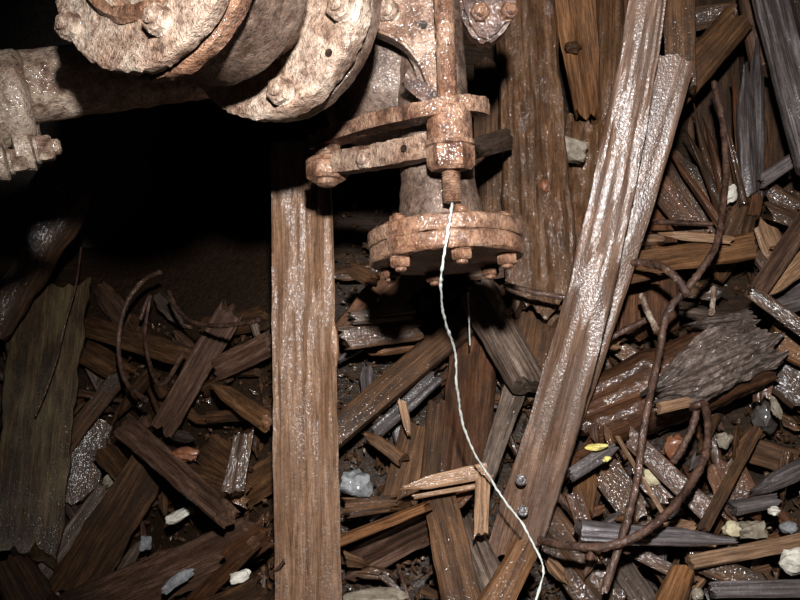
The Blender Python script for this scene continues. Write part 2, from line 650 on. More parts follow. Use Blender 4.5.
def stone(name, label, px, py, lift, wpx, hpx, dpx, mat, cat='stone', rot=0.0, group=None, parent=None, rough=.28, blocky=0.0):
    SEED[0] += 1
    d = dep(px, py, lift)
    k = d / F
    bm = bmesh.new()
    bmesh.ops.create_icosphere(bm, subdivisions=3, radius=1)
    so = SEED[0] * 3.7
    for v in bm.verts:
        c = v.co.copy()
        q = 1 + rough * nz(c.x * 1.4 + so, c.y * 1.4, c.z * 1.4) * 1.6 + rough * .5 * nz(c.x * 4 + so, c.y * 4, c.z * 4)
        if blocky:
            mx = max(abs(c.x), abs(c.y), abs(c.z))
            c = c.lerp(c / mx * .85, blocky)
        v.co = Vector((c.x * wpx * k / 2, c.y * dpx * k / 2, c.z * hpx * k / 2)) * q
    me = bpy.data.meshes.new(name)
    bm.to_mesh(me)
    bm.free()
    me.polygons.foreach_set('use_smooth', [True] * len(me.polygons))
    me.set_sharp_from_angle(angle=math.radians(25))
    me.materials.append(M[mat])
    o = link(name, me, None)
    put(o, settle(o, Matrix.Translation(P(px, py, d)) @ Matrix.Rotation(rot, 4, 'Y'), STEPS if lift < .85 else [0]), parent)
    if parent is None:
        tag(o, label, cat, group)
    return o


def prism(name, outline, d, th, m, bev=0.003):
    """solid plate whose front outline is given at distance d"""
    pts = [P(x, y, d) for (x, y) in outline]
    bm = bmesh.new()
    f = [bm.verts.new(p) for p in pts]
    b = [bm.verts.new(p + Vector((0, th, 0))) for p in pts]
    bm.faces.new(f)
    bm.faces.new(b[::-1])
    n = len(pts)
    for i in range(n):
        bm.faces.new((f[(i + 1) % n], f[i], b[i], b[(i + 1) % n]))
    bmesh.ops.recalc_face_normals(bm, faces=bm.faces)
    bmesh.ops.bevel(bm, geom=[e for e in bm.edges], offset=bev, segments=2, affect='EDGES')
    me = bpy.data.meshes.new(name)
    bm.to_mesh(me)
    bm.free()
    me.polygons.foreach_set('use_smooth', [True] * len(me.polygons))
    me.set_sharp_from_angle(angle=math.radians(40))
    me.materials.append(m)
    return me


# ------------------------------------------------------------------ the setting
def build_floor():
    verts, faces = [], []
    cols = [-700 + 50 * i for i in range(45)]
    rows = [960 - 40 * j for j in range(27)]      # bottom to top of the slope
    for py in rows:
        for px in cols:
            d = bd(px, py) + 0.035 + 0.03 * nz(px / 60.0, py / 60.0, 1.3) + .02 * nz(px / 22.0, py / 22.0, 5)
            verts.append(P(px, py, max(.9, d)))
    n = len(cols)
    first = verts[:n]
    for yy in (0.6, 0.1, -0.6, -1.2):
        for v in first:
            verts.append(Vector((v.x * 1.05, yy, v.z - .02 + .02 * nz(v.x * 5, yy * 5))))
    R = len(rows)

    def idx(j, i):
        return j * n + i
    for j in range(R - 1):
        for i in range(n - 1):
            faces.append((idx(j, i), idx(j, i + 1), idx(j + 1, i + 1), idx(j + 1, i)))
    order = [0] + list(range(R, R + 4))
    for a, b in zip(order, order[1:]):
        for i in range(n - 1):
            faces.append((idx(b, i), idx(b, i + 1), idx(a, i + 1), idx(a, i)))
    me = mesh_from('floor', [tuple(v) for v in verts], faces, M['soil'], 180)
    o = link('floor', me, None)
    put(o, Matrix.Identity(4))
    tag(o, 'dark wet soil slope under the heap of rotten wood', None, kind='structure')


build_floor()


def build_wall():
    verts, faces = [], []
    nx, nzn = 40, 20
    for j in range(nzn + 1):
        for i in range(nx + 1):
            x = -2.4 + 4.8 * i / nx
            z = 0.9 + 1.7 * j / nzn
            y = 2.25 + .1 * nz(x * 2.2, z * 2.2) + .05 * nz(x * 7, z * 7) + max(0, -x) * .1
            verts.append((x, y, z))
    for j in range(nzn):
        for i in range(nx):
            a = j * (nx + 1) + i
            faces.append((a, a + 1, a + nx + 2, a + nx + 1))
    me = mesh_from('wall_back', verts, faces, M['rock'], 180)
    o = link('wall_back', me, None)
    put(o, Matrix.Identity(4))
    tag(o, 'dark rock face behind the heap', None, kind='structure')


build_wall()

# ------------------------------------------------------------------ the flanged pipe
A0 = Vector((-0.225, 0.70, CZ + 0.307))
AX = Vector((0.085, 0.15, -0.001)).normalized()
pipe = empty('flanged_pipe', A0 + AX * .2)
tag(pipe, 'pale rusted iron pipe with two round bolted flanges above the post', 'pipe')


def on_axis(name, prof, s, mat, parent, **kw):
    me = lathe_mesh(name, prof, M[mat], **kw)
    o = link(name, me, None)
    return put(o, axis_matrix(A0 + AX * s, AX), parent)


def px_on_plane(px, py, s):
    """point on the flange plane at axis position s seen along a pixel"""
    o = Vector((0, 0, CZ))
    d = P(px, py, 1.0) - o
    c = A0 + AX * s
    k = (c - o).dot(AX) / d.dot(AX)
    return o + d * k


fA = on_axis('flange', disc_prof(.111, .017, .06), 0.0, 'pipe', pipe, seg=160, bump=.0022, freq=75)
on_axis('lip', dense([(.058, -.008), (.066, -.008), (.07, -.001), (.058, -.001), (.058, -.008)]), 0.0, 'rust', fA, seg=64, bump=.003, freq=50)
fA2 = on_axis('flange', disc_prof(.112, .018, .058), .021, 'rust', pipe, seg=96, bump=.0018)
on_axis('gasket', disc_prof(.102, .006, .058), .016, 'rust', pipe, seg=64)
on_axis('collar', dense([(.055, .03), (.092, .038), (.096, .05), (.0975, .116), (.094, .122), (.055, .123)]), 0.0, 'body', pipe, seg=96, bump=.0016)
on_axis('barrel', dense([(.054, .02), (.062, .03), (.062, .27), (.0, .27)], .012), 0.0, 'pipe', pipe, seg=48)
fB = on_axis('flange', disc_prof(.117, .026, .058, .004), .172, 'pipe', pipe, seg=160, bump=.0026, freq=75)
fB2 = on_axis('flange', disc_prof(.112, .02, .058), .202, 'body', pipe, seg=96, bump=.0018)


def bolt_at(px, py, s, r, parent, mat='pipe', h=.012, name='bolt'):
    o = link(name, bolt_mesh(name, r, h, M[mat], stub=.45, stub_h=.004), None)
    p = px_on_plane(px, py, s)
    return put(o, axis_matrix(p, -AX) @ Matrix.Rotation(.3, 4, 'Z'), parent)


bolt_at(73, 27, 0, .0125, fA)
bolt_at(161, 21, 0, .0125, fA)
bolt_at(205, -35, 0, .0125, fA)
bolt_at(343, 8, .172, .014, fB)
bolt_at(283, 92, .172, .014, fB)
# flat dark disc painting the shade of an empty bolt hole, far flange
hole = link('bolt_hole', lathe_mesh('bolt_hole', [(0, 0), (.0042, 0), (.0042, .001), (0, .0005)], M['soil'], seg=20, bump=.0003), None)
put(hole, axis_matrix(px_on_plane(329, 53, .1715) , -AX), fB)

# branch leaving to the side, with its own flanged union
b0 = P(225, 62, 1.0)
b1 = P(-60, 98, .90)
me = lathe_mesh('branch', dense([(0, 0), (.038, 0), (.040, .02), (.041, (b1 - b0).length), (0, (b1 - b0).length)], .01), M['pipe'], seg=48, bump=.0022, freq=45)
br = put(link('branch', me, None), axis_matrix(b0, b1 - b0), pipe)
u0 = P(32, 93, .915)
ud = (b1 - b0).normalized()
me = lathe_mesh('union', dense([(.03, 0), (.05, .002), (.056, .008), (.056, .024), (.05, .03), (.05, .036), (.06, .042), (.06, .07), (.03, .072)], .005), M['pipe'], seg=56, bump=.004, freq=38)
un = put(link('union', me, None), axis_matrix(u0 + Vector((0, 0, -.006)), ud), pipe)
for (bx, by, dd, rr) in ((50, 152, .895, .0145), (24, 164, .88, .013)):
    bo = link('bolt', bolt_mesh('bolt', rr, .018, M['pipe'], stub=.6, stub_h=.008), None)
    put(bo, axis_matrix(P(bx - 14, by - 2, dd), -ud), un)
    sl = link('lug', lathe_mesh('lug', dense([(0, -.022), (rr * 1.35, -.02), (rr * 1.45, -.004), (0, 0)], .005), M['pipe'], seg=24, bump=.002), None)
    put(sl, axis_matrix(P(bx - 14, by - 2, dd), -ud), un)

# ------------------------------------------------------------------ the drain valve hanging beside it
VC = P(447, 262, 1.0)
tilt = Matrix.Rotation(math.radians(-8), 3, 'X') @ Matrix.Rotation(math.radians(-3.5), 3, 'Y')
UP = tilt @ Vector((0, 0, 1))
valve = empty('drain_valve', VC)
tag(valve, 'rusted iron valve stub closed by a round bolted flange at its foot', 'valve')


def on_valve(name, prof, mat, parent, base=VC, **kw):
    me = lathe_mesh(name, prof, M[mat], **kw)
    return put(link(name, me, None), axis_matrix(base, UP), parent)


lf = on_valve('blind_flange', disc_prof(.094, .0205), 'rust', valve, seg=80, bump=.0016)
uf = on_valve('flange', dense([(.04, .021), (.093, .021), (.095, .024), (.095, .037), (.092, .040), (.04, .042)]), 'rust', valve, seg=80, bump=.0016)
on_valve('neck', dense([(.03, .035), (.056, .04), (.052, .055), (.046, .10), (.044, .15), (.044, .36), (0, .36)]), 'body', valve, base=VC + Vector((-.004, 0, 0)), seg=64, bump=.0016)
on_valve('casing', dense([(.0, .165), (.05, .17), (.078, .185), (.092, .205), (.098, .24), (.098, .40), (0, .41)]), 'body', valve, base=VC + Vector((-.052, .075, 0)), seg=72, bump=.003, freq=35)
for k in range(6):
    a = math.radians(-80 + 60 * k)
    ca, sa = math.cos(a), math.sin(a)
    X = UP.cross(Vector((0, 1, 0))).normalized() * -1
    X = X if X.x > 0 else -X
    Y = UP.cross(X)
    c = VC + (X * ca + Y * sa) * .074
    nb = link('nut', bolt_mesh('nut', .0125, .012, M['rust'], stub=.55, stub_h=.005), None)
    put(nb, axis_matrix(c, -UP), lf)
    tb = link('bolt_end', bolt_mesh('bolt_end', .0105, .008, M['rust'], stub=.55, stub_h=.003), None)
    put(tb, axis_matrix(c + UP * .0415, UP), uf)
bp_me = prism('bonnet_plate', [(372, -12), (438, -12), (440, 40), (440, 104), (431, 104), (428, 86), (420, 64), (406, 46), (390, 36), (374, 30)], .955, .03, M['rustpale'])
bpl = put(link('bonnet_plate', bp_me, None), recenter(bp_me), valve)
bo = put(link('bolt', bolt_mesh('bolt', .013, .013, M['pipe'], stub=.6, stub_h=.004), None), axis_matrix(P(389, 12, .957), Vector((-.25, -1, -.1))), bpl)
put(link('bolt_hole', lathe_mesh('bolt_hole', [(0, 0), (.005, 0), (.005, .001), (0, .0005)], M['soil'], seg=20, bump=.0003), None),  # dark disc on the plate, its colour stands for shade inside a hole
    axis_matrix(P(423, 25, .955), Vector((0, -1, 0))), bpl)
rib_me = sweep_mesh('rib', catmull([P(x, y, .985) for (x, y) in ((374, 24), (396, 36), (412, 54), (420, 76), (424, 106))], 8), circle(.006, 8), M['body'], wob=.0006)
put(link('rib', rib_me, None), recenter(rib_me), valve)
lug_me = prism('bolting_lug', [(455, -14), (518, -14), (516, 12), (510, 24), (500, 36), (488, 44), (476, 40), (466, 26), (460, 10)], 1.03, .035, M['cable'], bev=.006)
lug = put(link('bolting_lug', lug_me, None), recenter(lug_me), valve)
put(link('bolt', bolt_mesh('bolt', .012, .014, M['rust'], stub=.6), None), axis_matrix(P(480, 13, 1.03), Vector((-.1, -1, -.15))), lug)
put(link('bolt', bolt_mesh('bolt', .011, .014, M['rust'], stub=.6), None), axis_matrix(P(507, 12, 1.03), Vector((.2, -1, -.1))), lug)

# ------------------------------------------------------------------ strap clamp with its threaded rod
clamp = empty('pipe_clamp', P(450, 203, .935))
tag(clamp, 'orange rusted strap clamp on a long rod with nuts beside the round flanges', 'clamp')


def strap(name, pts, hpx, depth, mat, parent=clamp):
    path = catmull([P(x, y, d) for (x, y, d) in pts], 10)
    hh = hpx * .93 / F / 2
    sec = []
    nseg = 5
    for i in range(nseg):
        sec.append((-depth / 2 + depth * i / nseg, -hh))
    for i in range(nseg):
        sec.append((depth / 2, -hh + 2 * hh * i / nseg))
    for i in range(nseg):
        sec.append((depth / 2 - depth * i / nseg, hh))
    for i in range(nseg):
        sec.append((-depth / 2, hh - 2 * hh * i / nseg))
    me = sweep_mesh(name, path, sec, M[mat], wob=.0022, freq=55, sharp=50)
    return put(link(name, me, None), recenter(me), parent)


strap('upper_strap', [(318, 144, 1.09), (345, 133, 1.05), (385, 121, .99), (425, 112, .93), (455, 106, .93), (470, 106, .94), (476, 108, .965)], 16, .032, 'rust')
ls = strap('lower_strap', [(318, 168, 1.08), (345, 162, 1.05), (385, 156, .99), (415, 150, .96), (432, 146, .95)], 25, .024, 'rustpale')
rod_p = [P(443, -30, .93), P(445, 30, .93), P(448, 105, .932)]
me = sweep_mesh('rod', catmull(rod_p, 14), circle(.0112, 14), M['rust'], up=Vector((0, 1, 0)), wob=.0012, freq=90)
put(link('rod', me, None), recenter(me), clamp)
rd = (P(443, -30, .93) - P(452, 203, .935)).normalized()
sb = P(451, 172, .934)
me = lathe_mesh('sleeve', dense([(0, .03), (.0245, .03), (.0255, .033), (.0255, .07), (.024, .074), (0, .075)], .004), M['rust'], seg=40, bump=.0014, freq=90)
put(link('sleeve', me, None), axis_matrix(sb, rd), clamp)
put(link('nut', bolt_mesh('nut', .0265, .032, M['rust'], stub=.3, stub_h=.002), None), axis_matrix(sb + rd * .034, -rd), clamp)
prof = [(0, -.036), (.006, -.036)]
zz = -.034
while zz < .004:
    prof += [(.0112, zz), (.0096, zz + .0015)]
    zz += .003
prof += [(.0108, .01), (0, .01)]
put(link('stud', lathe_mesh('stud', prof, M['rust'], seg=28, bump=.0004), None), axis_matrix(sb, rd), clamp)
put(link('nut', bolt_mesh('nut', .0262, .024, M['rust'], stub=.5, stub_h=.008), None), axis_matrix(P(327, 163, 1.075), Vector((0.02, -.2, -1))), clamp)
me = lathe_mesh('clamp_bolt', dense([(0, 0), (.017, 0), (.017, .05), (0, .05)], .005), M['rust'], seg=28, bump=.0014)
put(link('clamp_bolt', me, None), axis_matrix(P(327, 168, 1.075), Vector((0, .2, 1))), clamp)
put(link('bolt', bolt_mesh('bolt', .012, .009, M['pipe'], stub=.6, stub_h=.004), None), axis_matrix(P(367, 159, 1.003), Vector((-.7, -1, -.1))), ls)
put(link('bolt_hole', lathe_mesh('bolt_hole', [(0, 0), (.004, 0), (.004, .001), (0, .0005)], M['soil'], seg=20, bump=.0003), None),  # hole in the strap shown by a thin disc in shade colour
    axis_matrix(P(404, 148, .951), Vector((-.7, -1, -.1))), ls)

# loose sliver of iron wedged behind the rod
plank('iron_wedge', 'small dark iron wedge jammed above the rusted strap', 'wedge', 405, 78, 438, 104, 15, 18, .945, .95, .012, 'cable', nl=8, nw=4)

# ------------------------------------------------------------------ the timbers
wp = plank('wooden_post', 'pale upright wooden post standing under the flanged pipe', 'post', 301, 140, 309, 645, 61, 69, 1.27, 1.26, .085, 'post',
      nl=70, nw=22, ragged=.008, groove=.035, chip=.035, rounded=.06)
lp = plank('long_plank', 'long silvery wet plank leaning upright beside the muddy boards', 'plank', 652, -30, 511, 556, 36, 56, 1.25, 1.34, .03, 'plank',
      nl=80, nw=16, ragged=.02, groove=.10, bow=.022, roll=.05, chip=.07, cut1=-.5)
plank('long_plank', 'narrow silvery plank tucked behind the long leaning plank', 'plank', 676, 58, 556, 462, 40, 26, 1.33, 1.385, .025, 'plank',
      nl=50, nw=10, ragged=.015, groove=.08, roll=-.2, bow=.006, chip=.05)
plank('muddy_board', 'wide muddy upright board behind the valve flange', 'board', 522, -40, 543, 305, 58, 74, 1.50, 1.47, .05, 'mud',
      nl=90, nw=24, groove=.09, ragged=.03, chip=.07, crag=.003)
plank('muddy_board', 'muddy crumbling upright board beside the long silvery plank', 'board', 588, 120, 580, 330, 62, 78, 1.56, 1.50, .05, 'mud',
      nl=70, nw=24, groove=.13, ragged=.03, chip=.1, crag=.006)
kb = plank('knotty_board', 'short orange-brown board with a knot between muddy uprights', 'board', 569, -40, 588, 112, 52, 26, 1.57, 1.54, .04, 'orange',
      nl=24, nw=10, groove=.08, ragged=.03)
plank('muddy_pole', 'narrow muddy upright timber right behind the long plank', 'timber', 608, -40, 607, 190, 32, 34, 1.60, 1.57, .05, 'mud', nl=30, nw=8, groove=.1, arch=.3)
plank('upright_lath', 'thin dark slat between muddy timber and long plank', 'board', 630, -30, 622, 130, 22, 20, 1.66, 1.64, .03, 'red', nl=16, nw=5)
plank('upright_lath', 'short brown slat rising above the broken narrow plank', 'board', 678, -30, 681, 92, 32, 30, 1.50, 1.49, .02, 'brown', nl=24, nw=8, ragged=.02)
plank('slanted_board', 'dark slanted board propped against the short brown slat', 'board', 742, 14, 676, 92, 34, 34, 1.58, 1.55, .03, 'brown', nl=18, nw=8, rounded=.2)
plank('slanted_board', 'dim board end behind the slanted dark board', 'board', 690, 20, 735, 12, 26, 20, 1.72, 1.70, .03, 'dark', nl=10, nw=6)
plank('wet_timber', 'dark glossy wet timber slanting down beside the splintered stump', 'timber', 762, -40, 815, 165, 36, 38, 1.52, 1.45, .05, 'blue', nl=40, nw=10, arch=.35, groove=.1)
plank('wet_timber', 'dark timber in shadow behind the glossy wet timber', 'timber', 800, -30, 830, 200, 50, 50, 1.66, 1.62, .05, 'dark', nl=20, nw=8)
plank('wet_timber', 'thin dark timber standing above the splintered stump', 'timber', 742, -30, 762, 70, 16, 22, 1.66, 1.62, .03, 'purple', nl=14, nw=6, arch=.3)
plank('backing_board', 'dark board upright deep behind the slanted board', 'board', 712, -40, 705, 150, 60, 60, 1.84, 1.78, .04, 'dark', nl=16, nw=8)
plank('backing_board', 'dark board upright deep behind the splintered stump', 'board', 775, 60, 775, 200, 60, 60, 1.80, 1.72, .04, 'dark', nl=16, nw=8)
plank('cross_bar', 'short grey bar between the valve neck and the muddy board', 'timber', 470, 150, 512, 138, 20, 22, 1.2, 1.42, .03, 'grey', nl=10, nw=6)
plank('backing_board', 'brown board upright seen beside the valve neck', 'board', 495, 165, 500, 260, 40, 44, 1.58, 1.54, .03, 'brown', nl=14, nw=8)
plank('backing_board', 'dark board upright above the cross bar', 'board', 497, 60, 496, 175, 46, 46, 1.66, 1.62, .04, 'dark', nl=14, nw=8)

for (nx, ny) in ((521, 480), (523, 511)):
    nh = link('nail_head', bolt_mesh('nail_head', .0085, .006, M['blue'], stub=.5, stub_h=.002), None)
    put(nh, axis_matrix(P(nx, ny, 1.30 if ny < 500 else 1.305) , Vector((-.1, -1, .25))), lp)
stone('knot', None, 573, 47, 1.535, 15, 11, 14, 'dark', parent=kb)
plank('splinter', None, None, 334, 318, 336, 368, 6, 9, 1.262, 1.262, .02, 'post', parent=wp, nl=14, nw=5, tip0=.2, tip1=.3)
cable('nail', None, None, [(276, 571, 1.262), (280, 566, 1.245), (284, 560, 1.235)], 1.6, parent=wp)

# splintered stump: strands fanning out of one root
st = empty('splintered_stump', P(733, 232, 1.58))
tag(st, 'rotten stump split into a fan of dark wet splinters', 'stump')
for i, (xa, ya, xb, yb, w0, w1, da, db) in enumerate([
        (668, 150, 722, 226, 5, 10, 1.62, 1.56), (684, 128, 722, 215, 5, 11, 1.60, 1.56), (694, 104, 724, 205, 5, 10, 1.62, 1.57),
        (703, 118, 726, 210, 5, 10, 1.58, 1.55), (713, 82, 744, 205, 5, 9, 1.56, 1.54), (722, 110, 735, 210, 6, 12, 1.60, 1.57),
        (732, 74, 742, 200, 8, 12, 1.60, 1.56), (745, 62, 750, 195, 16, 22, 1.58, 1.55), (757, 40, 757, 190, 16, 18, 1.62, 1.56),
        (765, 120, 752, 215, 8, 14, 1.60, 1.55), (772, 165, 745, 238, 6, 14, 1.58, 1.55), (700, 150, 733, 228, 10, 16, 1.64, 1.58),
        (738, 130, 738, 225, 14, 18, 1.63, 1.58), (750, 190, 728, 236, 18, 22, 1.57, 1.55)]):
    plank('splinter', None, None, xa, ya, xb, yb, w0, w1, da, db, .012 + .012 * (w1 > 15), 'blue' if i in (7, 8) else ('dark' if i % 3 else 'red'),
          parent=st, nl=22, nw=5, groove=.2, arch=.4, bow=.006 * math.sin(i * 2.3), tip0=.35, chip=.12, ragged=.02)
plank('root_flare', None, None, 742, 205, 724, 245, 34, 22, 1.58, 1.56, .04, 'red', parent=st, nl=12, nw=8, arch=.3, tip1=.4)

# rotten log with a bark crust
log = empty('rotten_log', P(668, 375, 1.45))
tag(log, 'thick rotten orange-brown log with a grey crumbled end', 'log')
plank('log_body', None, None, 572, 424, 756, 346, 74, 84, .05, .17, .07, 'red', parent=log, nl=60, nw=24, crag=.004, arch=.35, groove=.06, ragged=.05, chip=.1, rounded=.3)
plank('bark', 'grey crumbled bark', None, 655, 392, 768, 336, 46, 62, .19, .21, .03, 'barkgrey', parent=log, nl=70, nw=30, groove=.2, ragged=.03, chip=.25, tip0=.35, arch=.4, rounded=.3, crag=.011)
plank('bark', 'grey crumbled bark', None, 690, 326, 752, 318, 14, 22, .2, .2, .02, 'barkgrey', parent=log, nl=30, nw=12, groove=.2, ragged=.03, chip=.4, tip0=.4, arch=.4, crag=.008)
plank('crust', 'pale orange torn wood', None, 660, 408, 690, 402, 12, 10, .215, .215, .012, 'tan', parent=log, nl=10, nw=6, ragged=.02)

# ------------------------------------------------------------------ cables, rods, string
cable('rusty_cable', 'long bent rusty cable hanging over the rotten log', 'cable',
      [(714, 82, .3), (722, 120, .3), (726, 170, .3), (722, 215, .33), (714, 250, .34), (690, 285, .33), (668, 312, .31), (660, 350, .30), (650, 395, .30), (642, 440, .28), (637, 480, .26), (624, 530, .24), (604, 592, .2)], 3.6)
cable('rusty_cable', 'short arched rusty cable joining the long bent cable', 'cable',
      [(624, 263, .27), (645, 263, .30), (664, 268, .33), (678, 280, .345), (688, 296, .34)], 4)
cable('rusty_cable', 'looped rusty cable curling over the slate grey stick', 'cable',
      [(690, 408, .17), (697, 405, .19), (704, 405, .2), (708, 425, .22), (705, 455, .23), (690, 485, .24), (665, 515, .25), (635, 537, .25), (600, 547, .24), (560, 545, .2), (540, 540, .16)], 4.2)
cable('rusty_cable', 'short frayed cable end beside the cable loop', 'cable', [(697, 408, .165), (692, 428, .16), (682, 448, .14), (673, 462, .12)], 3.6)
cable('bent_rod', 'thin rusty rod poking out of the muddy boards', 'rod', [(505, 284, 1.40), (525, 290, 1.38), (560, 297, 1.36), (580, 300, 1.36)], 3)
cable('iron_nail', 'short grey iron spike in front of the upright brown board', 'spike', [(641, 295, .18), (648, 312, .19), (657, 331, .2)], 3.2, mat='pipe')
cable('bent_rod', 'thin rusty rod sloping behind the narrow silvery plank', 'rod', [(598, 345, .14), (625, 330, .15), (650, 318, .15)], 3)
cable('iron_nail', 'small pale spike above the rotten log', 'spike', [(713, 288, .2), (713, 300, .22), (711, 314, .23)], 2.6, mat='pipe')
cable('thin_wire', 'thin rust-flecked wire hanging over the stained board', 'wire', [(81, 248, .34), (76, 285, .30), (66, 320, .26), (58, 355, .26), (46, 390, .26), (35, 416, .26)], 1.1, mat='cable')
cable('dark_cable', 'dark looped cable curling left of the slotted board', 'cable', [(160, 272, .26), (142, 282, .26), (126, 305, .26), (119, 335, .26), (120, 362, .26), (128, 385, .26), (146, 400, .26)], 2.4)
cable('dark_cable', 'dark drooping cable near the post', 'cable', [(169, 292, .26), (178, 310, .26), (193, 322, .26), (215, 326, .26), (240, 324, .26), (258, 320, .26)], 2.4)
cable('dark_cable', 'dark thin cable resting behind the slotted board', 'cable', [(140, 320, .2), (150, 296, .2), (145, 340, .2), (160, 385, .26), (185, 350, .26)], 2)
cable('white_string', 'thin white twisted string hanging from the clamp stud', 'string',
      [(452, 204, .93), (450, 218, .885), (448, 232, .875), (443, 262, .885), (441, 292, .93), (446, 325, 1.0), (455, 352, 1.06), (457, 385, 1.1), (462, 420, 1.15), (474, 452, 1.18), (490, 478, 1.2),
       (506, 503, 1.2), (522, 523, 1.2), (534, 546, 1.17), (543, 566, 1.15), (542, 580, 1.14), (535, 602, 1.13)], 1.1, mat='string', lumps=.9, kink=.0013)
cable('twig', 'thin dark twig standing below the wet log', 'twig', [(398, 565, .1), (404, 585, .12), (412, 605, .12)], 2)
cable('thin_wire', 'fine wire standing in front of the diagonal beam', 'wire', [(468, 292, .22), (469, 320, .2), (470, 345, .15)], .8, mat='string')

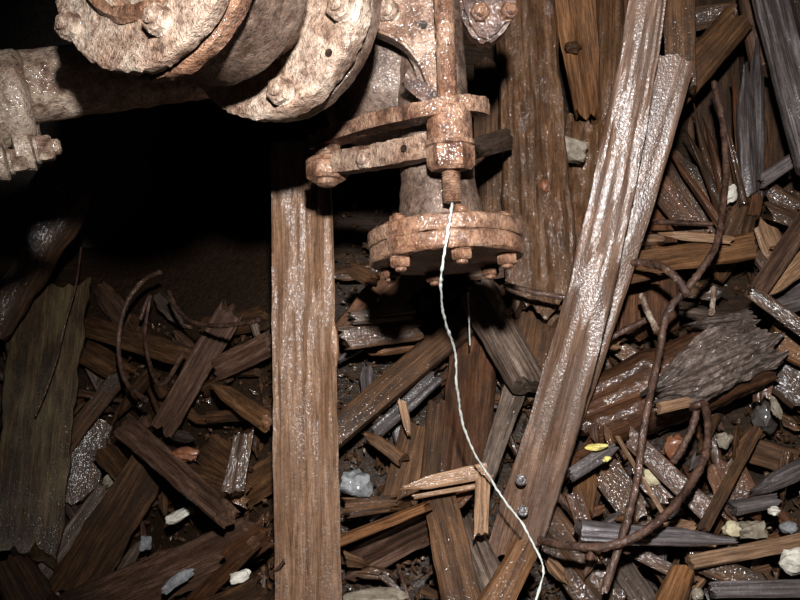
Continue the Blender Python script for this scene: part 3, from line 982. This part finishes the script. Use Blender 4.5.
# boards of the upper right of the heap
W = [
    # name, label, cat, x0,y0,x1,y1,w0,w1,l0,l1,t,mat,kw
    ('wedge_board', 'dark wedge-shaped board under the splinter fan', 'board', 664, 150, 712, 235, 46, 40, .10, .09, .03, 'dark', dict(tip0=.5)),
    ('wedge_board', 'reddish board below the wedge board by the narrow plank', 'board', 655, 180, 700, 238, 24, 26, .13, .13, .025, 'red', {}),
    ('thin_lath', 'thin pale lath lying just above the orange horizontal plank', 'lath', 660, 234, 732, 240, 10, 8, .2, .2, .012, 'tan', dict(tip0=.3)),
    ('thin_lath', 'thin dark lath across the foot of the wedge boards', 'lath', 656, 222, 712, 224, 6, 5, .2, .18, .01, 'cable', dict(arch=.4)),
    ('orange_plank', 'orange horizontal plank lying behind the bent rusty cable', 'plank', 620, 267, 758, 245, 26, 27, .22, .2, .03, 'orange', dict(nl=34, nw=9, cut1=.2, ragged=.012)),
    ('orange_plank', 'orange-brown sliver under the horizontal orange plank', 'plank', 618, 280, 660, 274, 14, 8, .18, .18, .02, 'orange', dict(tip1=.3)),
    ('upright_board', 'brown upright board in the gap under the orange plank', 'board', 655, 200, 648, 330, 46, 60, .08, .10, .03, 'red', dict(nl=20)),
    ('leaning_lath', 'grey-brown slat leaning up beyond the orange plank', 'board', 757, 292, 812, 212, 18, 20, .24, .2, .02, 'purple', {}),
    ('leaning_lath', 'pale brown slat leaning beneath the grey-brown slat', 'board', 764, 296, 815, 252, 12, 24, .2, .18, .018, 'tan', dict(tip0=.2)),
    ('grey_sheet', 'slate grey board lying beneath the leaning slats', 'board', 765, 300, 830, 280, 40, 44, .12, .12, .02, 'blue', {}),
    ('dark_rail', 'dark narrow rail sloping down beside the rotten log end', 'timber', 750, 290, 815, 338, 14, 16, .28, .28, .02, 'dark', {}),
    ('orange_block', 'orange-brown block end beside the rotten log', 'block', 768, 335, 825, 362, 30, 34, .22, .22, .05, 'orange', dict(cut0=.3)),
    ('chip_board', 'short slate chip standing beside the splintered stump', 'chip', 764, 180, 792, 160, 14, 14, .2, .2, .015, 'blue', {}),
    ('end_block', 'brown broken block below the slate chip', 'block', 768, 200, 800, 215, 36, 30, .14, .14, .04, 'dark', {}),
    ('end_block', 'dark block under the leaning slats near the soil', 'block', 780, 370, 810, 400, 44, 40, .10, .10, .04, 'dark', {}),
    ('brown_chunk', 'dark brown chunk hanging below the rotten log end', 'chunk', 765, 345, 762, 400, 26, 18, .16, .14, .03, 'red', {}),
    # centre
    ('square_joist', 'square tan beam lying diagonally right of the post', 'beam', 322, 442, 505, 285, 27, 30, .16, .12, .03, 'brown', dict(nl=40, nw=9, roll=-.25, ragged=.006, groove=.03, chip=.02)),
    ('shadowed_board', 'brown board sloping in the shadow of the round flange', 'board', 352, 335, 415, 262, 40, 46, .12, .10, .03, 'red', {}),
    ('shadowed_board', 'short brown board lying level behind the diagonal beam', 'board', 345, 338, 420, 330, 24, 20, .12, .10, .025, 'brown', {}),
    ('shadowed_board', 'grey-brown board lying level above the diagonal beam', 'board', 352, 318, 412, 312, 14, 16, .16, .14, .02, 'grey', {}),
    ('wood_block', 'small sawn block with a pale end beside the post', 'block', 349, 268, 368, 278, 15, 16, .3, .32, .025, 'brown', {}),
    ('red_board', 'reddish-brown board standing behind the hanging white string', 'board', 476, 318, 459, 492, 44, 62, .07, .11, .03, 'red', dict(nl=40, nw=12, groove=.1)),
    ('bark_slab', 'grey-brown curled bark slab beside the reddish board', 'bark', 474, 288, 528, 384, 40, 38, .12, .15, .02, 'grey', dict(nl=26, nw=10, arch=.8, ragged=.014, groove=.15)),
    ('dark_lath', 'dark grey slat between reddish board and long plank', 'board', 518, 378, 486, 478, 24, 18, .10, .11, .025, 'grey', dict(nl=24)),
    ('brown_slab', 'brown slab wedged under the muddy upright boards', 'board', 540, 290, 520, 400, 50, 40, .10, .10, .03, 'brown', dict(nl=24)),
    ('grey_stick', 'slate grey stick lying under the diagonal beam', 'stick', 374, 434, 437, 377, 15, 16, .09, .09, .02, 'blue', {}),
    ('tan_chip', 'small pale tan chip on the slate grey stick', 'chip', 402, 401, 409, 434, 9, 7, .125, .125, .008, 'tan', dict(tip1=.5)),
    ('small_wedge', 'small brown wedge below the slate grey stick', 'chip', 364, 432, 402, 459, 12, 14, .10, .11, .018, 'brown', dict(tip0=.4)),
    ('mossy_board', 'dim brown board standing beneath the pale splinter', 'board', 418, 425, 398, 505, 34, 38, .07, .09, .03, 'brown', dict(nl=20)),
    ('dark_lath', 'dark slat at the side of the reddish board', 'board', 437, 400, 428, 495, 18, 18, .09, .11, .02, 'dark', {}),
    ('pale_splinter', 'pale tan splinter lying across the upright brown board', 'splinter', 402, 488, 488, 470, 12, 17, .2, .2, .014, 'tan', dict(tip0=.3, ragged=.02)),
    ('pale_splinter', 'thin straw-coloured splinter just under the pale tan one', 'splinter', 414, 497, 486, 484, 5, 5, .19, .19, .006, 'tan', dict(nw=4)),
    ('short_lath', 'short pinkish slat upright below the pale splinter', 'board', 483, 476, 481, 534, 15, 15, .2, .2, .014, 'tan', {}),
    ('brown_board', 'brown upright board below the pale splinters', 'board', 436, 486, 468, 625, 34, 42, .15, .17, .025, 'brown', dict(nl=34, nw=10, ragged=.006)),
    ('rotten_slab', 'grey rotten slab beside the brown upright board', 'slab', 464, 514, 502, 606, 24, 34, .18, .2, .025, 'grey', dict(nl=26, nw=9, groove=.2)),
    ('orange_stub', 'orange-brown stub at the foot of the long plank', 'block', 528, 544, 486, 622, 28, 36, .24, .24, .03, 'orange', dict(nl=20)),
    ('wet_log', 'split wet log lying against the post foot', 'log', 338, 568, 429, 522, 42, 42, .06, .14, .05, 'purple', dict(nl=34, nw=12, groove=.12, cut1=.15)),
    ('wet_log', 'thin brown split log above the wet log by the post', 'log', 338, 542, 425, 507, 12, 10, .09, .16, .03, 'orange', dict(nl=20)),
    ('torn_bark', 'torn brown bark flake below the grey rock', 'bark', 345, 508, 394, 503, 22, 16, .1, .12, .01, 'brown', dict(ragged=.04, groove=.2)),
    # lower right
    ('big_log', None, None, 0, 0, 0, 0, 0, 0, 0, 0, 0, '', {}),
    ('dark_board', 'dark streaked board under the foot of the long plank', 'board', 534, 512, 606, 605, 46, 48, .05, .08, .025, 'dark', dict(nl=30, nw=12)),
    ('bark_strip', 'curved wet bark strip beside the long plank foot', 'bark', 550, 490, 586, 545, 10, 9, .12, .13, .012, 'purple', dict(bow=.012, arch=.5)),
    ('small_board', 'small reddish board leaning on the slate grey stick', 'board', 574, 494, 592, 548, 17, 18, .12, .12, .015, 'red', {}),
    ('slate_stick', 'thick slate grey stick lying level across chips', 'stick', 581, 531, 738, 541, 23, 16, .17, .17, .03, 'slate', dict(nl=40, nw=10, arch=.25, groove=.07, tip1=.4)),
    ('thin_stick', 'thin pale stick leaning across the purplish plank', 'stick', 617, 436, 667, 520, 4.5, 4.5, .17, .19, .006, 'tan', dict(nw=4)),
    ('purple_plank', 'purplish brown plank sloping under the rusty cable loop', 'plank', 628, 436, 712, 515, 19, 22, .1, .12, .02, 'purple', dict(nl=26)),
    ('leaning_stick', 'brown square stick leaning up beyond the cable loop', 'stick', 758, 428, 704, 528, 10, 12, .12, .14, .014, 'brown', dict(nw=5)),
    ('tan_plank', 'tan flat plank lying beside the white stones', 'plank', 692, 562, 825, 537, 15, 17, .14, .14, .02, 'tan', dict(nl=26, nw=8, ragged=.01, groove=.03)),
    ('grey_splinter', 'slate grey splintered stick lying above the white stones', 'stick', 756, 490, 815, 462, 16, 20, .14, .14, .025, 'blue', dict(groove=.2, tip0=.4)),
    ('red_chunk', 'red-brown broken chunk behind the leaning stick', 'chunk', 722, 462, 744, 512, 40, 44, .07, .08, .03, 'red', dict(ragged=.03)),
    ('dark_chunk', 'dark chunk lying under the slate splintered stick', 'chunk', 735, 508, 778, 500, 16, 14, .1, .1, .02, 'blue', {}),
    ('dark_plank', 'dark grey plank lying below the tan plank', 'plank', 688, 558, 768, 590, 20, 28, .12, .13, .02, 'dark', dict(nl=22)),
    ('orange_chunk', 'glossy orange-brown chunk standing near the slate stick', 'chunk', 684, 568, 664, 618, 24, 32, .14, .16, .03, 'orange', dict(rounded=.3)),
    ('grey_lath', 'grey wet lath lying below the dark grey plank', 'lath', 712, 590, 815, 588, 16, 18, .13, .13, .015, 'blue', dict(nl=24)),
    ('purple_plank', 'reddish split lath beneath the slate stick', 'plank', 622, 545, 694, 582, 14, 12, .11, .12, .015, 'purple', {}),
    ('short_board', 'brown short board below the rusty cable crossing', 'board', 618, 560, 652, 612, 26, 26, .1, .12, .02, 'grey', {}),
    ('short_board', 'brown short board behind the small reddish board', 'board', 604, 468, 640, 518, 34, 30, .06, .07, .02, 'brown', {}),
    ('short_board', 'brown short board below the slate grey splinter', 'board', 586, 472, 582, 512, 24, 22, .08, .1, .02, 'orange', {}),
    ('grey_splinter', 'slate grey splinter holding yellow foam by the rotten log', 'splinter', 572, 474, 616, 446, 14, 15, .14, .14, .012, 'blue', dict(tip1=.5)),
    ('short_board', 'purplish board fragment lying under the thin pale stick', 'board', 640, 465, 675, 500, 34, 30, .06, .07, .02, 'dark', {}),
    ('short_board', 'dark board fragment beside the tan plank', 'board', 735, 585, 775, 575, 22, 24, .1, .1, .02, 'brown', {}),
    ('short_board', 'brown board fragment beyond the leaning stick', 'board', 748, 450, 800, 465, 26, 30, .07, .07, .02, 'brown', {}),
    # left of the post
    ('stained_board', 'wide stained upright board with pale growth left of the heap', 'board', 52, 285, 24, 552, 72, 66, .22, .22, .035, 'lichen', dict(nl=50, nw=14, groove=.06, ragged=.03)),
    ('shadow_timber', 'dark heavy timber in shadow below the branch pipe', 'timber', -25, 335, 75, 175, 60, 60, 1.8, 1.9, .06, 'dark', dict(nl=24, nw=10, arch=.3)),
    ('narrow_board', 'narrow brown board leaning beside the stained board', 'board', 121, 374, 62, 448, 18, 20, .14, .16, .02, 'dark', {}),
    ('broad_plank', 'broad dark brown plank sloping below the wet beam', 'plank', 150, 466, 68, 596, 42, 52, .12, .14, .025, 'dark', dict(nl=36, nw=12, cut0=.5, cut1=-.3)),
    ('grey_lath', 'grey slat lying between stained board and broad plank', 'board', 105, 486, 34, 586, 14, 18, .16, .16, .018, 'grey', dict(nl=26)),
    ('broad_plank', 'broad purplish plank lying at the foot of the heap', 'plank', 62, 622, 252, 538, 52, 46, .13, .04, .025, 'purple', dict(nl=44, nw=12, ragged=.03)),
    ('leaning_board', 'long purplish wet board leaning among cables left of the post', 'board', 162, 430, 230, 312, 26, 27, .15, .11, .025, 'purple', dict(nl=36, nw=9)),
    ('level_board', 'brown board lying level behind the looped cable', 'board', 84, 325, 195, 360, 22, 24, .12, .12, .025, 'dark', dict(nl=28)),
    ('level_board', 'dark brown board below the level board', 'board', 84, 350, 120, 372, 28, 24, .07, .07, .03, 'brown', {}),
    ('wet_joist', 'dark wet beam lying across the broad plank', 'beam', 122, 424, 218, 508, 26, 22, .17, .2, .035, 'purple', dict(nl=34, nw=9)),
    ('wet_joist', 'short dark beam end lying under the wet beam', 'beam', 102, 448, 128, 478, 24, 22, .17, .17, .03, 'dark', {}),
    ('split_board', 'brown split board beside the wet beam', 'board', 166, 462, 238, 492, 18, 24, .16, .16, .025, 'brown', dict(nl=24, groove=.14)),
    ('upright_block', 'grey-brown block standing left of the post', 'block', 244, 432, 232, 494, 20, 22, .15, .17, .02, 'dark', {}),
    ('square_board', 'brown square board behind the grey-brown block', 'board', 205, 446, 238, 470, 36, 34, .1, .1, .02, 'dark', {}),
    ('sloping_board', 'brown board sloping up toward the post', 'board', 224, 506, 290, 462, 34, 36, .1, .12, .03, 'brown', dict(nl=24)),
    ('red_lath', 'red-brown slat rising from the foot of the heap', 'board', 184, 612, 252, 546, 18, 14, .2, .18, .018, 'red', dict(nl=26)),
    ('edge_plank', 'dark glossy plank lying against the foot of the post', 'plank', 200, 620, 258, 592, 32, 28, .2, .12, .02, 'dark', dict(nl=26)),
    ('pointed_lath', 'pointed brown slat lying left of the post', 'board', 210, 382, 264, 420, 14, 22, .12, .12, .02, 'brown', dict(tip0=.3)),
    ('pointed_lath', 'brown slat lying level below the pointed slat', 'board', 205, 418, 268, 412, 12, 14, .09, .09, .02, 'dark', {}),
    ('back_board', 'dim board behind the slotted board by the post', 'board', 215, 370, 268, 345, 24, 28, .08, .08, .02, 'purple', {}),
    ('back_board', 'dim brown board rising behind the cable loop', 'board', 200, 330, 262, 318, 24, 26, .08, .08, .02, 'dark', {}),
    ('back_board', 'dark board between stained board and broad plank', 'board', 96, 420, 78, 500, 34, 36, .08, .09, .02, 'dark', {}),
    ('foot_chunk', 'dark chunk at the foot of the stained board', 'chunk', 5, 555, 30, 600, 40, 46, .22, .24, .05, 'dark', dict(rounded=.3)),
    ('split_board', 'reddish board fragment right of the broad plank', 'board', 228, 562, 262, 536, 24, 28, .14, .14, .015, 'red', {}),
]
for (nm, lb, ct, x0, y0, x1, y1, w0, w1, l0, l1, t, mt, kw) in W:
    if lb is None:
        continue
    kw = dict(kw)
    kw.setdefault('nl', 18)
    kw.setdefault('nw', 8)
    kw.setdefault('chip', .11)
    kw.setdefault('cut0', .35 * math.sin(x0 * 7.1))
    kw.setdefault('cut1', .35 * math.sin(x1 * 5.3))
    plank(nm, lb, ct, x0, y0, x1, y1, w0, w1, l0, l1, t, mt, **kw)

# ------------------------------------------------------------------ stones and scraps
stone('grey_rock', 'blue-grey rock lying beside the post', 356, 483, .14, 32, 27, 24, 'grystone', blocky=.4)
stone('mortar_block', 'pale broken mortar block among the muddy boards', 571, 150, 1.5, 34, 24, 24, 'mortar', blocky=.75, rot=.25, cat='block', rough=.16)
stone('clay_lump', 'small orange clay lump stuck on the muddy board', 545, 186, 1.475, 8, 14, 7, 'redclay', cat='clay')
stone('white_chip', 'small white stone held in the splintered stump', 730, 194, 1.515, 13, 18, 8, 'white', rot=.4)
stone('white_chip', 'flat white stone below the split board', 180, 515, .1, 32, 11, 14, 'white', rot=-.4, blocky=.4)
stone('white_chip', 'white stone at the foot of the red-brown slat', 240, 577, .16, 22, 12, 12, 'white', rot=-.4, blocky=.4)
stone('white_chip', 'white round stone at the end of the tan plank', 797, 560, .16, 34, 25, 24, 'white')
stone('white_chip', 'small white pebble under the slate splintered stick', 774, 511, .13, 12, 9, 9, 'white')
stone('cream_stone', 'cream angular stone above the tan plank', 732, 529, .12, 18, 15, 14, 'cream', blocky=.3)
stone('cream_stone', 'pale flat stone slab beside the cream angular stone', 752, 530, .11, 28, 17, 14, 'mortar', blocky=.7, rot=-.15)
stone('cream_stone', 'pale grey pebble beside the pale stone slab', 789, 528, .11, 16, 12, 12, 'grystone')
stone('cream_stone', 'cream flake beneath the thin pale stick', 652, 478, .1, 20, 14, 8, 'cream', rot=.5)
stone('cream_stone', 'pale stone under the orange-brown chunk', 698, 594, .13, 12, 12, 10, 'mortar')
stone('yellow_foam', 'bright yellow foam scrap beside the rotten log', 597, 447, .16, 20, 7, 8, 'yellow', cat='foam', rot=-.1)
stone('yellow_foam', 'tiny yellow foam crumb under the slate splinter', 607, 459, .155, 8, 5, 5, 'yellow', cat='foam', rot=-.4)
stone('pebble', 'small blue-grey stone beside the broad plank', 146, 543, .16, 11, 15, 8, 'grystone', blocky=.7)
stone('pebble', 'flat grey stone lying on the purplish broad plank', 178, 580, .185, 40, 11, 8, 'grystone', rot=-.6, blocky=.4)
stone('pebble', 'grey rounded stone below the wet log', 376, 598, .16, 60, 16, 30, 'mortar')
stone('pebble', 'pale curved flake beside the broad dark plank', 106, 487, .12, 11, 26, 8, 'mortar', rot=.2)
stone('pebble', 'pale rounded stone at the foot of the grey slat', 44, 596, .18, 30, 16, 18, 'mortar')
stone('pebble', 'pale pebble near the cable loop', 724, 440, .06, 14, 16, 10, 'mortar')
stone('pebble', 'pale upright flake beyond the leaning stick', 776, 408, .12, 10, 22, 8, 'mortar', rot=-.3)
stone('pebble', 'dark stone behind the pale upright flake', 766, 415, .07, 26, 36, 20, 'rock')
stone('clay_lump', 'glossy orange clay lump beside the wet beam', 186, 454, .15, 24, 14, 12, 'redclay', cat='clay')
stone('clay_lump', 'orange clay lump under the cable loop', 676, 447, .08, 22, 26, 14, 'redclay', cat='clay')

# ------------------------------------------------------------------ chips filling the heap
rnd = random.Random(4)
GL = ('small wood chip in the dim heap left of the post', 'wood chips left of the post')
GC = ('small wood chip in the heap between the post and the long plank', 'wood chips between post and long plank')
GR = ('small wood chip in the heap beyond the long silvery plank', 'wood chips beyond the long plank')
chips = []
tries = 0
while len(chips) < 640 and tries < 20000:
    tries += 1
    px, py = rnd.uniform(-10, 810), rnd.uniform(215, 610)
    edge = 650 - (py) * .27
    if px < 270 and py < 300:
        continue
    if any((px - a) ** 2 + ((py - b)) ** 2 < 11 ** 2 for a, b in chips):
        continue
    if 265 < px < 350:
        continue
    if abs(px - (652 - py * .25)) < 30 or (500 < px < 640 and py < 330):
        continue
    chips.append((px, py))
CN = dict(dark='dark', brown='brown', red='reddish', grey='grey', purple='purplish', blue='slate grey', orange='orange-brown', tan='pale tan')
STOP = ('lying', 'standing', 'leaning', 'sloping', 'behind', 'under', 'beside', 'below', 'across', 'between', 'with', 'in', 'just', 'beyond', 'beneath', 'at', 'on', 'above', 'wedged', 'upright', 'level', 'rising', 'hanging', 'holding', 'propped', 'left', 'right')
anchors = []
for row in W:
    if row[1]:
        ws = row[1].split()
        k = next((i for i, w_ in enumerate(ws) if w_ in STOP and i > 1), len(ws))
        anchors.append(((row[3] + row[5]) / 2, (row[4] + row[6]) / 2, ' '.join(ws[:k])))
names_ = [a_[2] for a_ in anchors]
anchors = [a_ for a_ in anchors if names_.count(a_[2]) == 1]
placed = 0
for (px, py) in chips:
    if placed >= 285:
        break
    L = rnd.choice((18, 24, 30, 40, 55))
    a = rnd.uniform(0, math.pi)
    dx, dy = math.cos(a) * L / 2, math.sin(a) * L / 2
    w = rnd.uniform(6, 9 + L * .28)
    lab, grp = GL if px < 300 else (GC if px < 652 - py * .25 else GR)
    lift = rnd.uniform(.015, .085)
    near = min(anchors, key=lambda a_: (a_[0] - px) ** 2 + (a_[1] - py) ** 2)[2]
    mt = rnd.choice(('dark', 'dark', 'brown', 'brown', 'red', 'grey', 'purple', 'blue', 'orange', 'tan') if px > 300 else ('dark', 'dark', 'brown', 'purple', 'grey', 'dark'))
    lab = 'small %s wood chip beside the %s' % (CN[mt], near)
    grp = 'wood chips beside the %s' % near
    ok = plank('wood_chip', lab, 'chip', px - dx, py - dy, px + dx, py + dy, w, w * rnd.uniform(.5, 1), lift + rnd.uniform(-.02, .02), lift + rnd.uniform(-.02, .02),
          rnd.uniform(.006, .018), mt, roll=rnd.uniform(-.6, .6), group=grp, nl=12, nw=6, ragged=.02, groove=.16, chip=.22, rounded=rnd.choice((.1, .25, .4)),
          cut0=rnd.uniform(-.9, .9), cut1=rnd.uniform(-.9, .9), tip0=rnd.choice((1, 1, .6)), tip1=rnd.choice((1, .7, .4, .25)), twist=rnd.uniform(-.5, .5), bow=rnd.uniform(-.004, .004))
    placed += ok is not None


# ------------------------------------------------------------------ crumbs
def crumbs(name, label, n, seed, region, mat, lift, size):
    r = random.Random(seed)
    verts, faces = [], []
    for _ in range(n):
        px, py, d = region(r)
        c = P(px, py, d - r.uniform(*lift))
        s = r.uniform(*size)
        a, b2, c2 = s * r.uniform(.6, 2.2), s * r.uniform(.5, 1), s * r.uniform(.4, .9)
        e = Matrix.Rotation(r.uniform(0, 6.3), 3, 'X') @ Matrix.Rotation(r.uniform(0, 6.3), 3, 'Z') @ Matrix.Rotation(r.uniform(0, 6.3), 3, 'Y')
        k = len(verts)
        for v in ((a, 0, 0), (-a, 0, 0), (0, b2, 0), (0, -b2, 0), (0, 0, c2), (0, 0, -c2)):
            w = Vector(v) * r.uniform(.75, 1.2)
            verts.append(tuple(c + e @ w))
        for f in ((0, 2, 4), (2, 1, 4), (1, 3, 4), (3, 0, 4), (2, 0, 5), (1, 2, 5), (3, 1, 5), (0, 3, 5)):
            faces.append(tuple(k + i for i in f))
    me = mesh_from(name, verts, faces, M[mat], 30)
    o = link(name, me, None)
    put(o, Matrix.Identity(4))
    tag(o, label, 'debris', kind='stuff')


def heap_region(r):
    while True:
        px, py = r.uniform(-60, 860), r.uniform(180, 640)
        if px < 330 and py < 320:
            continue
        return px, py, bd(px, py) + .035 + 0.03 * nz(px / 60.0, py / 60.0, 1.3) + .02 * nz(px / 22.0, py / 22.0, 5)


crumbs('wood_crumbs', 'wet dark wood crumbs covering the slope between the boards', 7000, 1, heap_region, 'brown', (-.004, .03), (.003, .009))
crumbs('grit', 'pale grit and small stone crumbs sprinkled in the heap', 500, 2, heap_region, 'mortar', (0, .045), (.002, .005))
